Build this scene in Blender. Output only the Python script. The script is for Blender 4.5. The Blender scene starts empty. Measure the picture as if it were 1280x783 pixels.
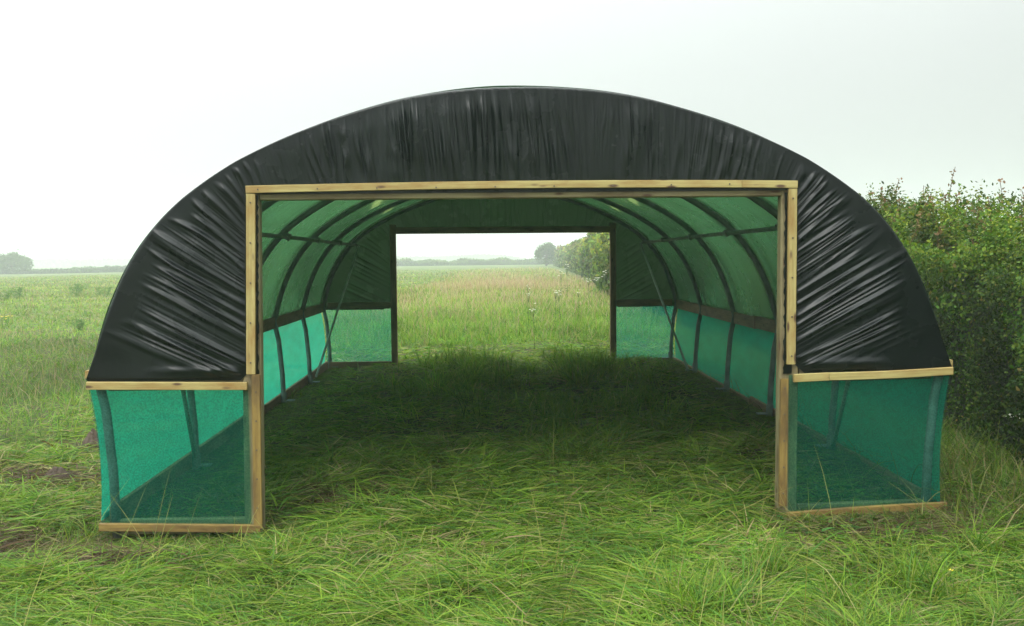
import bpy, math, random
import numpy as np
from mathutils import Vector, Matrix

# ------------------------------------------------------------------ camera, sky, sun, exposure
S = bpy.context.scene
COL = S.collection
rng = np.random.default_rng(7)
random.seed(7)

F = 1245.0
CAM = np.array([-0.26, -6.53, 1.70])
PITCH = math.atan((391.5-324.6)/F); YAW = math.radians(1.6); ROLL = math.radians(0.55)
_fw = np.array([math.sin(YAW)*math.cos(PITCH), math.cos(YAW)*math.cos(PITCH), -math.sin(PITCH)])
_r0 = np.array([math.cos(YAW), -math.sin(YAW), 0.0]); _u0 = np.cross(_r0, _fw)
_R = math.cos(ROLL)*_r0 - math.sin(ROLL)*_u0
_U = math.sin(ROLL)*_r0 + math.cos(ROLL)*_u0
cd = bpy.data.cameras.new('camera'); cam = bpy.data.objects.new('camera', cd); COL.objects.link(cam)
cd.sensor_width = 36.0; cd.lens = F/1280*36.0; cd.clip_start = 0.05; cd.clip_end = 6000
cam.matrix_world = Matrix(((_R[0], _U[0], -_fw[0], CAM[0]), (_R[1], _U[1], -_fw[1], CAM[1]), (_R[2], _U[2], -_fw[2], CAM[2]), (0, 0, 0, 1)))
S.camera = cam

SUN_EL, SUN_AZ = math.radians(44), math.radians(200)      # azimuth clockwise from +Y (north)
W = bpy.data.worlds.new('World'); S.world = W; W.use_nodes = True
nt = W.node_tree; nt.nodes.clear()
wo = nt.nodes.new('ShaderNodeOutputWorld'); bg = nt.nodes.new('ShaderNodeBackground')
sky = nt.nodes.new('ShaderNodeTexSky'); sky.sky_type = 'NISHITA'; sky.sun_disc = False
sky.sun_elevation = SUN_EL; sky.sun_rotation = SUN_AZ; sky.dust_density = 3; sky.air_density = 1
hs = nt.nodes.new('ShaderNodeHueSaturation'); hs.inputs['Saturation'].default_value = 0.2
tc = nt.nodes.new('ShaderNodeTexCoord'); sx = nt.nodes.new('ShaderNodeSeparateXYZ')
nt.links.new(tc.outputs['Generated'], sx.inputs[0])
def wmath(op, a, b):
    n = nt.nodes.new('ShaderNodeMath'); n.operation = op
    for i, v in enumerate((a, b)):
        if isinstance(v, (int, float)): n.inputs[i].default_value = v
        else: nt.links.new(v, n.inputs[i])
    return n.outputs[0]
# luminance of an overcast sky: three times brighter overhead than at the horizon, a little greyer to the east
zz = wmath('MAXIMUM', sx.outputs['Z'], 0.0)
lum = wmath('ADD', wmath('MULTIPLY', wmath('MULTIPLY', zz, zz), 55.0), 7.7)
east = wmath('ADD', wmath('MULTIPLY', sx.outputs['X'], -0.46), 1.0)
nz = nt.nodes.new('ShaderNodeTexNoise'); nz.inputs['Scale'].default_value = 1.3; nz.inputs['Detail'].default_value = 3
nt.links.new(tc.outputs['Generated'], nz.inputs['Vector'])
lum = wmath('MULTIPLY', wmath('MULTIPLY', lum, east), wmath('ADD', wmath('MULTIPLY', nz.outputs['Fac'], 0.16), 0.92))
cm = nt.nodes.new('ShaderNodeMix'); cm.data_type = 'RGBA'; cm.blend_type = 'MULTIPLY'; cm.inputs['Factor'].default_value = 1
cm.inputs['A'].default_value = (0.94, 1.0, 0.98, 1)
nt.links.new(lum, cm.inputs['B'])
mx = nt.nodes.new('ShaderNodeMix'); mx.data_type = 'RGBA'; mx.inputs['Factor'].default_value = 0.92
nt.links.new(sky.outputs[0], hs.inputs['Color']); nt.links.new(hs.outputs[0], mx.inputs['A'])
nt.links.new(cm.outputs['Result'], mx.inputs['B'])
nt.links.new(mx.outputs['Result'], bg.inputs[0]); bg.inputs[1].default_value = 0.1
nt.links.new(bg.outputs[0], wo.inputs[0])

sl = bpy.data.lights.new('sun', 'SUN'); so = bpy.data.objects.new('sun', sl); COL.objects.link(so)
sl.energy = 1.3; sl.angle = math.radians(25); sl.color = (1.0, 0.97, 0.92)
sd = Vector((math.sin(SUN_AZ)*math.cos(SUN_EL), math.cos(SUN_AZ)*math.cos(SUN_EL), math.sin(SUN_EL)))
so.rotation_euler = sd.to_track_quat('Z', 'Y').to_euler()

S.view_settings.view_transform = 'Standard'; S.view_settings.look = 'None'
S.view_settings.exposure = 0.0; S.view_settings.gamma = 1; S.view_settings.use_curve_mapping = False
try:
    S.cycles.max_bounces = 10; S.cycles.diffuse_bounces = 4; S.cycles.transmission_bounces = 6
    S.cycles.transparent_max_bounces = 16; S.cycles.volume_bounces = 1
    S.cycles.caustics_reflective = False; S.cycles.caustics_refractive = False
except Exception: pass

# ------------------------------------------------------------------ helpers
def project(x, y, z):
    v = np.stack([x-CAM[0], y-CAM[1], z-CAM[2]], -1)
    d = v@_fw
    d = np.where(d > 0.1, d, 0.1)
    return 640+F*(v@_R)/d, 391.5-F*(v@_U)/d
def at_y(px, py, y):
    d = _fw*F+_R*(px-640)-_U*(py-391.5); t = (y-CAM[1])/d[1]
    return CAM+d*t

def vnoise(x, y, scale, seed=0):
    """smooth value noise, 0..1"""
    x = np.asarray(x, float)/scale+seed*17.31; y = np.asarray(y, float)/scale+seed*9.17
    xi = np.floor(x).astype(np.int64); yi = np.floor(y).astype(np.int64); fx = x-xi; fy = y-yi
    fx = fx*fx*(3-2*fx); fy = fy*fy*(3-2*fy)
    def h(a, b):
        n = (a*374761393+b*668265263+seed*974634777) & 0x7fffffff
        n = ((n ^ (n >> 13))*1274126177) & 0x7fffffff
        return ((n ^ (n >> 16)) & 0xffff)/65535.0
    return (h(xi, yi)*(1-fx)+h(xi+1, yi)*fx)*(1-fy)+(h(xi, yi+1)*(1-fx)+h(xi+1, yi+1)*fx)*fy
def fbm(x, y, scale, seed=0, o=3):
    s = 0; a = 1; t = 0
    for k in range(o):
        s = s+a*vnoise(x, y, scale/2**k, seed+k*3); t += a; a *= .5
    return s/t
def sstep(a, b, v):
    t = np.clip((v-a)/(b-a), 0, 1); return t*t*(3-2*t)

def tag(o, label=None, cat=None, group=None, kind=None):
    if label: o['label'] = label
    if cat: o['category'] = cat
    if group: o['group'] = group
    if kind: o['kind'] = kind
    return o
def empty(name, loc=(0, 0, 0), parent=None):
    o = bpy.data.objects.new(name, None); COL.objects.link(o); o.location = loc
    o.empty_display_size = .2
    if parent: o.parent = parent
    return o
def np_mesh(name, V, Q, mat, parent=None, uv=None, colr=None, smooth=False, attr=None):
    """one mesh object from arrays; Q is (n,4) or (n,3)"""
    V = np.asarray(V, np.float32); Q = np.asarray(Q, np.int32)
    me = bpy.data.meshes.new(name); k = Q.shape[1]
    me.vertices.add(len(V)); me.vertices.foreach_set('co', V.ravel())
    me.loops.add(Q.size); me.loops.foreach_set('vertex_index', Q.ravel())
    me.polygons.add(len(Q)); me.polygons.foreach_set('loop_start', np.arange(0, Q.size, k, dtype=np.int32))
    me.update(calc_edges=True)
    if uv is not None:
        l = me.uv_layers.new(name='UVMap'); l.data.foreach_set('uv', np.asarray(uv, np.float32)[Q.ravel()].ravel())
    if colr is not None:
        c = np.ones((len(V), 4), np.float32); c[:, :3] = colr
        a = me.color_attributes.new('tint', 'FLOAT_COLOR', 'POINT'); a.data.foreach_set('color', c.ravel())
    for n, val in (attr or {}).items():
        a = me.attributes.new(n, 'FLOAT', 'POINT'); a.data.foreach_set('value', np.asarray(val, np.float32))
    if smooth: me.polygons.foreach_set('use_smooth', np.ones(len(Q), bool))
    me.materials.append(mat)
    o = bpy.data.objects.new(name, me); COL.objects.link(o)
    if parent: o.parent = parent
    return o
class MB:
    """collects beams, tubes and lumps and links them as one mesh object"""
    def __init__(s): s.V = []; s.Fc = []; s.UV = []
    def beam(s, p0, p1, w, d, up=(0, -1, 0), bow=0.0, n=1, ends=(0, 0)):
        """rectangular beam; w across, d along 'up'. rounded arrises by a small chamfer"""
        p0 = Vector(p0); p1 = Vector(p1); ax = (p1-p0).normalized(); up = Vector(up)
        side = ax.cross(up).normalized(); up = side.cross(ax).normalized()
        L = (p1-p0).length; c = min(w, d)*.09; hw, hd = w/2, d/2
        prof = [(-hw+c, -hd), (hw-c, -hd), (hw, -hd+c), (hw, hd-c), (hw-c, hd), (-hw+c, hd), (-hw, hd-c), (-hw, -hd+c)]
        per = 0; pu = [0]
        for i in range(8):
            a = prof[i]; b = prof[(i+1) % 8]; per += math.hypot(b[0]-a[0], b[1]-a[1]); pu.append(per)
        n = max(n, 1); off = random.random()*5
        rings = []
        for k in range(n+1):
            t = k/n; q = p0.lerp(p1, t)+side*bow*math.sin(math.pi*t)
            ring = []
            for i in range(9):
                a, b = prof[i % 8]
                ring.append(len(s.V)); s.V.append(tuple(q+side*a+up*b)); s.UV.append((L*t+off, pu[i]+off))
            rings.append(ring)
        for k in range(n):
            for i in range(8):
                s.Fc.append((rings[k][i], rings[k+1][i], rings[k+1][i+1], rings[k][i+1]))
        s.Fc.append(tuple(rings[0][i] for i in range(8))); s.Fc.append(tuple(reversed([rings[-1][i] for i in range(8)])))
    def tube(s, pts, r, seg=10, cap=True):
        pts = [Vector(p) for p in pts]; n = len(pts); rings = []
        rr = r if isinstance(r, (list, tuple)) else [r]*n
        t0 = (pts[1]-pts[0]).normalized()
        ref = Vector((0, 0, 1)) if abs(t0.z) < .9 else Vector((0, 1, 0))
        sd_ = t0.cross(ref).normalized(); L = 0
        for i, p in enumerate(pts):
            t = (pts[min(i+1, n-1)]-pts[max(i-1, 0)]).normalized()
            sd_ = (sd_-t*sd_.dot(t)).normalized(); u = t.cross(sd_)
            if i: L += (p-pts[i-1]).length
            ring = []
            for k in range(seg):
                a = 2*math.pi*k/seg
                ring.append(len(s.V)); s.V.append(tuple(p+(sd_*math.cos(a)+u*math.sin(a))*rr[i])); s.UV.append((L, k/seg))
            rings.append(ring)
        for i in range(n-1):
            for k in range(seg):
                k2 = (k+1) % seg
                s.Fc.append((rings[i][k], rings[i][k2], rings[i+1][k2], rings[i+1][k]))
        if cap: s.Fc.append(tuple(reversed(rings[0]))); s.Fc.append(tuple(rings[-1]))
    def build(s, name, mat, parent=None, smooth=False):
        me = bpy.data.meshes.new(name); me.from_pydata(s.V, [], s.Fc)
        l = me.uv_layers.new(name='UVMap')
        idx = np.zeros(len(me.loops), np.int32); me.loops.foreach_get('vertex_index', idx)
        l.data.foreach_set('uv', np.asarray(s.UV, np.float32)[idx].ravel())
        if smooth: me.polygons.foreach_set('use_smooth', np.ones(len(me.polygons), bool))
        me.materials.append(mat)
        o = bpy.data.objects.new(name, me); COL.objects.link(o)
        if parent: o.parent = parent
        return o

# ------------------------------------------------------------------ materials
def newmat(name):
    m = bpy.data.materials.new(name); m.use_nodes = True; t = m.node_tree; t.nodes.clear()
    out = t.nodes.new('ShaderNodeOutputMaterial'); return m, t, out
def N(t, kind, **kw):
    n = t.nodes.new(kind)
    for k, v in kw.items():
        if k in n.inputs: n.inputs[k].default_value = v
        else: setattr(n, k, v)
    return n
def ramp(t, fac, stops):
    r = t.nodes.new('ShaderNodeValToRGB'); e = r.color_ramp.elements
    while len(e) < len(stops): e.new(.5)
    for el, (p, c) in zip(e, stops): el.position = p; el.color = (*c, 1)
    t.links.new(fac, r.inputs[0]); return r.outputs[0]
def maps(t, src, scale, rot=(0, 0, 0)):
    c = t.nodes.new('ShaderNodeTexCoord'); m = t.nodes.new('ShaderNodeMapping')
    m.inputs['Scale'].default_value = scale; m.inputs['Rotation'].default_value = rot
    t.links.new(c.outputs[src], m.inputs[0]); return m.outputs[0]

def wood_mat(name, c0, c1, c2, stain):
    m, t, out = newmat(name); b = N(t, 'ShaderNodeBsdfPrincipled', Roughness=.7)
    g = N(t, 'ShaderNodeTexNoise', Scale=1.0, Detail=5.0, Roughness=.6); t.links.new(maps(t, 'UV', (2.2, 70, 1)), g.inputs['Vector'])
    col = ramp(t, g.outputs['Fac'], [(.25, c0), (.5, c1), (.78, c2)])
    s = N(t, 'ShaderNodeTexNoise', Scale=1.0, Detail=4.0, Roughness=.65); t.links.new(maps(t, 'UV', (2.6, 9, 1)), s.inputs['Vector'])
    sf = ramp(t, s.outputs['Fac'], [(.42, (0, 0, 0)), (.70, (1, 1, 1))])
    mx_ = N(t, 'ShaderNodeMix', data_type='RGBA'); t.links.new(sf, mx_.inputs['Factor']); t.links.new(col, mx_.inputs['A']); mx_.inputs['B'].default_value = (*stain, 1)
    k = N(t, 'ShaderNodeTexVoronoi', Scale=1.0); t.links.new(maps(t, 'UV', (4.3, 14, 1)), k.inputs['Vector'])
    kf = ramp(t, k.outputs['Distance'], [(.09, (1, 1, 1)), (.19, (0, 0, 0))])
    m2 = N(t, 'ShaderNodeMix', data_type='RGBA'); t.links.new(kf, m2.inputs['Factor']); t.links.new(mx_.outputs['Result'], m2.inputs['A']); m2.inputs['B'].default_value = (.09, .045, .02, 1)
    t.links.new(m2.outputs['Result'], b.inputs['Base Color'])
    bp = N(t, 'ShaderNodeBump', Strength=.35, Distance=.003); t.links.new(g.outputs['Fac'], bp.inputs['Height']); t.links.new(bp.outputs[0], b.inputs['Normal'])
    t.links.new(b.outputs[0], out.inputs[0]); return m
M = {}
M['batten'] = wood_mat('pale_pine', (.27, .205, .065), (.39, .315, .115), (.50, .42, .18), (.26, .14, .033))
M['batten_wet'] = wood_mat('wet_pine', (.14, .085, .02), (.24, .155, .035), (.31, .22, .06), (.09, .05, .014))
M['post'] = wood_mat('treated_post', (.17, .14, .07), (.24, .20, .10), (.30, .26, .14), (.12, .08, .035))
M['rail'] = wood_mat('side_board', (.16, .09, .045), (.24, .14, .07), (.30, .19, .10), (.10, .055, .03))

def film_mat(name, trans, side='out'):
    """dark polythene: glossy, lets a little green light through"""
    m, t, out = newmat(name)
    d = N(t, 'ShaderNodeBsdfPrincipled', Roughness=.30, IOR=1.36)
    n1 = N(t, 'ShaderNodeTexNoise', Scale=1.6, Detail=5.0, Roughness=.6); t.links.new(maps(t, 'Object', (1, 1, 1)), n1.inputs['Vector'])
    col = ramp(t, n1.outputs['Fac'], [(.3, (.002, .0038, .0038)), (.7, (.004, .0070, .0068))])
    t.links.new(col, d.inputs['Base Color'])
    rr = ramp(t, n1.outputs['Fac'], [(.1, (.17, .17, .17)), (.9, (.36, .36, .36))]); t.links.new(rr, d.inputs['Roughness'])
    n2 = N(t, 'ShaderNodeTexNoise', Scale=1.0, Detail=4.0, Roughness=.55); t.links.new(maps(t, 'Object', (14, 14, 14)), n2.inputs['Vector'])
    bp = N(t, 'ShaderNodeBump', Strength=.22, Distance=.006); t.links.new(n2.outputs['Fac'], bp.inputs['Height']); t.links.new(bp.outputs[0], d.inputs['Normal'])
    tr = N(t, 'ShaderNodeBsdfTranslucent')
    at = N(t, 'ShaderNodeAttribute', attribute_name='thin')
    f0 = N(t, 'ShaderNodeMix', data_type='RGBA'); f0.inputs['A'].default_value = (*trans, 1); f0.inputs['B'].default_value = (.13, .19, .065, 1)
    t.links.new(at.outputs['Fac'], f0.inputs['Factor'])
    opq = N(t, 'ShaderNodeAttribute', attribute_name='opacity')
    n3 = N(t, 'ShaderNodeTexNoise', Scale=1.0, Detail=3.0); t.links.new(maps(t, 'Object', (1.1, .7, 1.1)), n3.inputs['Vector'])
    v = N(t, 'ShaderNodeMapRange'); v.inputs['To Min'].default_value = .72; v.inputs['To Max'].default_value = 1.28; t.links.new(n3.outputs['Fac'], v.inputs['Value'])
    mm = N(t, 'ShaderNodeMath', operation='SUBTRACT'); t.links.new(v.outputs[0], mm.inputs[0]); t.links.new(opq.outputs['Fac'], mm.inputs[1])
    f1 = N(t, 'ShaderNodeMix', data_type='RGBA', blend_type='MULTIPLY'); f1.inputs['Factor'].default_value = 1
    t.links.new(f0.outputs['Result'], f1.inputs['A']); t.links.new(mm.outputs[0], f1.inputs['B'])
    t.links.new(f1.outputs['Result'], tr.inputs['Color'])
    add = N(t, 'ShaderNodeAddShader'); t.links.new(d.outputs[0], add.inputs[0]); t.links.new(tr.outputs[0], add.inputs[1])
    t.links.new(add.outputs[0], out.inputs[0]); return m
M['film'] = film_mat('dark_polythene', (.0175, .052, .0200))
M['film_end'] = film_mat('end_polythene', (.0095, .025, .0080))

def net_mat(name, col, trans, clear, dcol):
    m, t, out = newmat(name)
    d = N(t, 'ShaderNodeBsdfDiffuse'); d.inputs['Color'].default_value = (*dcol, 1)
    tr = N(t, 'ShaderNodeBsdfTranslucent')
    n1 = N(t, 'ShaderNodeTexNoise', Scale=1.0, Detail=4.0, Roughness=.6); t.links.new(maps(t, 'Object', (3, 3, 9)), n1.inputs['Vector'])
    c_ = ramp(t, n1.outputs['Fac'], [(.3, tuple(.86*v for v in trans)), (.7, tuple(1.12*v for v in trans))]); t.links.new(c_, tr.inputs['Color'])
    a = N(t, 'ShaderNodeAddShader'); t.links.new(d.outputs[0], a.inputs[0]); t.links.new(tr.outputs[0], a.inputs[1])
    tp = N(t, 'ShaderNodeBsdfTransparent'); tp.inputs['Color'].default_value = (*col, 1)
    w = N(t, 'ShaderNodeTexNoise', Scale=1.0, Detail=1.0); t.links.new(maps(t, 'Object', (95, 95, 95)), w.inputs['Vector'])
    r = N(t, 'ShaderNodeMapRange'); r.inputs['From Min'].default_value = .3; r.inputs['From Max'].default_value = .7
    r.inputs['To Min'].default_value = clear-.14; r.inputs['To Max'].default_value = clear+.14; t.links.new(w.outputs['Fac'], r.inputs['Value'])
    mixs = N(t, 'ShaderNodeMixShader'); t.links.new(r.outputs[0], mixs.inputs[0]); t.links.new(a.outputs[0], mixs.inputs[1]); t.links.new(tp.outputs[0], mixs.inputs[2])
    t.links.new(mixs.outputs[0], out.inputs[0]); return m
M['net'] = net_mat('green_netting', (.75, 1, .9), (.006, .36, .25), .28, (.005, .075, .055))
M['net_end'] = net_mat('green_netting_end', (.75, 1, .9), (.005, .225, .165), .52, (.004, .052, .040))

def metal_mat():
    m, t, out = newmat('galvanised_steel'); b = N(t, 'ShaderNodeBsdfPrincipled', Metallic=.12, Roughness=.62)
    n = N(t, 'ShaderNodeTexNoise', Scale=9.0, Detail=5.0); t.links.new(maps(t, 'Object', (1, 1, 1)), n.inputs['Vector'])
    t.links.new(ramp(t, n.outputs['Fac'], [(.3, (.10, .115, .115)), (.7, (.20, .225, .225))]), b.inputs['Base Color'])
    t.links.new(b.outputs[0], out.inputs[0]); return m
M['steel'] = metal_mat()
def leafy(name, transl=.45, rough=.55, spec=.3):
    m, t, out = newmat(name); a = N(t, 'ShaderNodeAttribute', attribute_name='tint')
    b = N(t, 'ShaderNodeBsdfPrincipled', Roughness=rough); b.inputs['Specular IOR Level'].default_value = spec
    t.links.new(a.outputs['Color'], b.inputs['Base Color'])
    tr = N(t, 'ShaderNodeBsdfTranslucent')
    g = N(t, 'ShaderNodeMix', data_type='RGBA', blend_type='MULTIPLY'); g.inputs['Factor'].default_value = 1; t.links.new(a.outputs['Color'], g.inputs['A']); g.inputs['B'].default_value = (1.15, 1.25, .6, 1)
    t.links.new(g.outputs['Result'], tr.inputs['Color'])
    mi = N(t, 'ShaderNodeMixShader'); mi.inputs[0].default_value = transl
    t.links.new(b.outputs[0], mi.inputs[1]); t.links.new(tr.outputs[0], mi.inputs[2]); t.links.new(mi.outputs[0], out.inputs[0]); return m
M['grass'] = leafy('grass_blades', .38, .6, .16)
M['leaf'] = leafy('hedge_leaves', .30, .6, .14)
def flat_mat(name, c0, c1, scale=5., rough=.85):
    m, t, out = newmat(name); b = N(t, 'ShaderNodeBsdfPrincipled', Roughness=rough)
    n = N(t, 'ShaderNodeTexNoise', Scale=scale, Detail=6.0, Roughness=.65); t.links.new(maps(t, 'Object', (1, 1, 1)), n.inputs['Vector'])
    t.links.new(ramp(t, n.outputs['Fac'], [(.3, c0), (.7, c1)]), b.inputs['Base Color'])
    bp = N(t, 'ShaderNodeBump', Strength=.6, Distance=.02); t.links.new(n.outputs['Fac'], bp.inputs['Height']); t.links.new(bp.outputs[0], b.inputs['Normal'])
    t.links.new(b.outputs[0], out.inputs[0]); return m
M['bright_steel'] = flat_mat('bright_steel', (.30, .33, .32), (.42, .46, .44), 9, .45)
M['bark'] = flat_mat('bark', (.05, .04, .025), (.13, .10, .065), 12)
M['core'] = flat_mat('hedge_dark_core', (.006, .012, .003), (.018, .032, .008), 7)
M['soil'] = flat_mat('soil', (.035, .022, .014), (.10, .07, .045), 18)
M['white_petal'] = flat_mat('white_petal', (.55, .55, .42), (.75, .75, .62), 40)
M['yellow_petal'] = flat_mat('yellow_petal', (.75, .55, .02), (.85, .68, .03), 40, .4)

def ground_mat():
    m, t, out = newmat('field_ground'); b = N(t, 'ShaderNodeBsdfPrincipled', Roughness=.95); b.inputs['Specular IOR Level'].default_value = .1
    n = N(t, 'ShaderNodeTexNoise', Scale=1.0, Detail=8.0, Roughness=.65); t.links.new(maps(t, 'Object', (.35, .35, .35)), n.inputs['Vector'])
    c1 = ramp(t, n.outputs['Fac'], [(.30, (.055, .105, .022)), (.46, (.085, .135, .032)), (.58, (.135, .145, .058)), (.75, (.17, .135, .075))])
    n2 = N(t, 'ShaderNodeTexNoise', Scale=1.0, Detail=6.0, Roughness=.7); t.links.new(maps(t, 'Object', (9, 9, 9)), n2.inputs['Vector'])
    c2 = ramp(t, n2.outputs['Fac'], [(.3, (.030, .034, .012)), (.7, (.075, .080, .030))])
    a = N(t, 'ShaderNodeAttribute', attribute_name='near')
    mi = N(t, 'ShaderNodeMix', data_type='RGBA'); t.links.new(a.outputs['Fac'], mi.inputs['Factor']); t.links.new(c1, mi.inputs['A']); t.links.new(c2, mi.inputs['B'])
    t.links.new(mi.outputs['Result'], b.inputs['Base Color']); t.links.new(b.outputs[0], out.inputs[0]); return m
M['ground'] = ground_mat()

# ------------------------------------------------------------------ ground
def hedge_face(y): return 3.55+0.045*np.maximum(np.asarray(y, float), -8)
def gz(x, y):
    x = np.asarray(x, float); y = np.asarray(y, float)
    z = 0.006*np.clip(y, -4, 9)
    near = 1-sstep(15, 60, np.hypot(x, y))
    z = z+near*(.055*(fbm(x, y, .9, 3)-.5)+.05*(vnoise(x, y, 2.6, 8)-.5))
    z = z-0.018*np.clip(-x, -3, 3)*near
    bx_ = np.exp(-((y+.1)/.35)**2)*sstep(1.4, 1.8, np.abs(x))*(1-sstep(3.0, 3.5, np.abs(x)))
    z = z*(1-bx_)+bx_*(-.075+.022*x+.012*(vnoise(x, y, .12, 77)-.5))
    z = z-.8*sstep(25, 120, -x)
    return z
def axis(a, b, c0, c1, step, grow):
    v = list(np.arange(c0, c1+1e-6, step)); s = step
    while v[-1] < b: s *= grow; v.append(v[-1]+s)
    s = step; w = [c0]
    while w[-1] > a: s *= grow; w.append(w[-1]-s)
    return np.array(w[:0:-1]+v)
ax = axis(-2200, 2200, -9, 6, .15, 1.09); ay = axis(-400, 3400, -4, 16, .15, 1.09)
GX, GY = np.meshgrid(ax, ay); nx, ny = len(ax), len(ay)
gv = np.stack([GX.ravel(), GY.ravel(), gz(GX.ravel(), GY.ravel())], -1)
ii = np.arange((ny-1)*(nx-1)); r_, c_ = ii//(nx-1), ii % (nx-1)
gq = np.stack([r_*nx+c_, r_*nx+c_+1, (r_+1)*nx+c_+1, (r_+1)*nx+c_], -1)
nearw = 1-sstep(12, 30, np.hypot(gv[:, 0], gv[:, 1]))
g = np_mesh('ground', gv, gq, M['ground'], smooth=True, attr={'near': nearw}); tag(g, 'green field ground under the grass', None, kind='structure')

# ------------------------------------------------------------------ grass
def blades(x, y, z, az, el, L, w, curve, cb, ct, levels=3, twist=None):
    """ribbons of grass: el = starting elevation, curve = how much it droops by the tip"""
    n = len(x); ts = np.linspace(0, 1, levels+1)
    P = np.zeros((n, levels+1, 3)); P[:, 0] = np.stack([x, y, z], -1)
    for k in range(levels):
        e = el-curve*(k+.5)/levels; s = L/levels
        P[:, k+1] = P[:, k]+np.stack([np.cos(az)*np.cos(e)*s, np.sin(az)*np.cos(e)*s, np.sin(e)*s], -1)
    if twist is None: twist = rng.uniform(-1.0, 1.0, n)
    wd = np.stack([-np.sin(az)*np.cos(twist), np.cos(az)*np.cos(twist), np.sin(twist)], -1)
    V = np.zeros((n, levels+1, 2, 3)); prof = 1-.85*ts**1.6
    for k in range(levels+1):
        o = wd*(w*prof[k]/2)[:, None]; V[:, k, 0] = P[:, k]-o; V[:, k, 1] = P[:, k]+o
    C = cb[:, None, None, :]*(1-ts[None, :, None, None])+ct[:, None, None, :]*ts[None, :, None, None]
    C = np.broadcast_to(C, (n, levels+1, 2, 3))
    base = np.arange(n)*(levels+1)*2
    Q = np.concatenate([np.stack([base+2*k, base+2*k+1, base+2*k+3, base+2*k+2], -1) for k in range(levels)])
    return V.reshape(-1, 3), Q, C.reshape(-1, 3)
def merge(parts):
    V, Q, C = [], [], []; o = 0
    for v, q, c in parts: V.append(v); Q.append(q+o); C.append(c); o += len(v)
    return np.concatenate(V), np.concatenate(Q), np.concatenate(C)
GREENS = np.array([(.112, .215, .020), (.138, .245, .022), (.080, .180, .026), (.172, .262, .028), (.060, .140, .018), (.195, .235, .042)])
STRAW = np.array([(.30, .26, .12), (.24, .19, .09), (.22, .23, .08)])
def pick(pal, n): return pal[rng.integers(0, len(pal), n)]*rng.uniform(.8, 1.25, (n, 1))
def sample_view(n, d0, d1, margin=1.28, bias=0.0):
    """roots spread with density falling as 1/d^2 over the ground the camera looks at (and a margin either side)"""
    u = rng.random(n); d = d0*(d1/d0)**u
    a = rng.uniform(-1, 1, n)*.515*margin
    return CAM[0]+d*(a+math.tan(YAW)), CAM[1]+d, d
MUD = [(-3.74, 1.5, .55), (-3.95, 2.95, .45), (2.3, -.55, .55), (3.0, -.15, .6), (-1.35, .55, .35), (-3.3, -.35, .6), (-4.6, 0.2, .5), (3.3, .7, .45), (-2.5, -.8, .35)]
def mud(x, y):
    f = np.zeros(len(x))
    for a, b, r in MUD: f = np.maximum(f, np.exp(-(((x-a)/r)**2+((y-b)/(r*.6))**2)))
    return f
def mown(x, y):
    """1 where the grass was cut and lies flat"""
    e = 1.2*(fbm(x, y, 2.5, 31)-.5)
    m = sstep(-5.2, -4.0, x+e)*(1-sstep(12.0, 14.0, y+e*1.6))
    return np.maximum(m, (1-sstep(1.8, 3.6, y+e*1.5)))
# --- cut, flattened grass
def cut_grass(n, d0, d1, zoff=(0, .05), lenr=(.16, .42), seed=1):
    x, y, d = sample_view(n, d0, d1)
    keep = (rng.random(n) < mown(x, y)) & (x < hedge_face(y)+.5)
    m_ = mud(x, y); keep &= rng.random(n) > m_*.6
    x, y, d = x[keep], y[keep], d[keep]; n = len(x); m_ = m_[keep]
    fl = 2*math.pi*1.4*vnoise(x, y, 1.1, 11+seed)+2.2*(vnoise(x, y, .33, 12)-.5)*2
    az = fl+rng.normal(0, 1.0, n)
    mound = fbm(x, y, .42, 21)
    fr = np.exp(-((y+.28)/.42)**2)*sstep(1.3, 1.6, np.abs(x))*(1-sstep(2.9, 3.3, np.abs(x)))+np.exp(-(((y-.1)/.3)**2))*sstep(1.6, 1.8, np.abs(x))*(1-sstep(2.8, 3., np.abs(x)))
    fr = np.clip(fr+sstep(2.2, 2.5, np.abs(x))*(1-sstep(2.8, 3.1, np.abs(x)))*sstep(-.2, .2, y)*(1-sstep(9, 9.6, y)), 0, 1)
    el = (np.abs(rng.normal(.08, .22, n))+.22*sstep(.55, .75, mound))*(1-.6*fr)
    L = rng.uniform(*lenr, n)*(.7+.6*mound)*(1-.5*fr)
    w = rng.uniform(.003, .0085, n)*np.clip(d/5.5, .8, 3.0)*np.where(rng.random(n) < .08, 1.7, 1)
    z = gz(x, y)+(rng.uniform(*zoff, n)+.06*sstep(.45, .8, mound)*rng.random(n))*(1-.85*fr)-.02*fr
    cb = pick(GREENS, n)
    tone = fbm(x, y, .9, 41)
    st = rng.random(n) < .10+.30*sstep(.55, .8, tone)
    cb[st] = pick(STRAW, st.sum())
    cb *= (0.66+.74*fbm(x, y, .38, 44, 2))[:, None]
    dd = rng.random(n) < m_*.85; cb[dd] = np.array([.085, .055, .03])*rng.uniform(.6, 1.5, (dd.sum(), 1))
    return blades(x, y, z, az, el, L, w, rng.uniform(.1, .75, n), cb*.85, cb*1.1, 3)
parts = [cut_grass(140000, 4.0, 19, (0, .04), (.08, .25), 1), cut_grass(60000, 4.0, 9, (.02, .05), (.12, .30), 5)]
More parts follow.
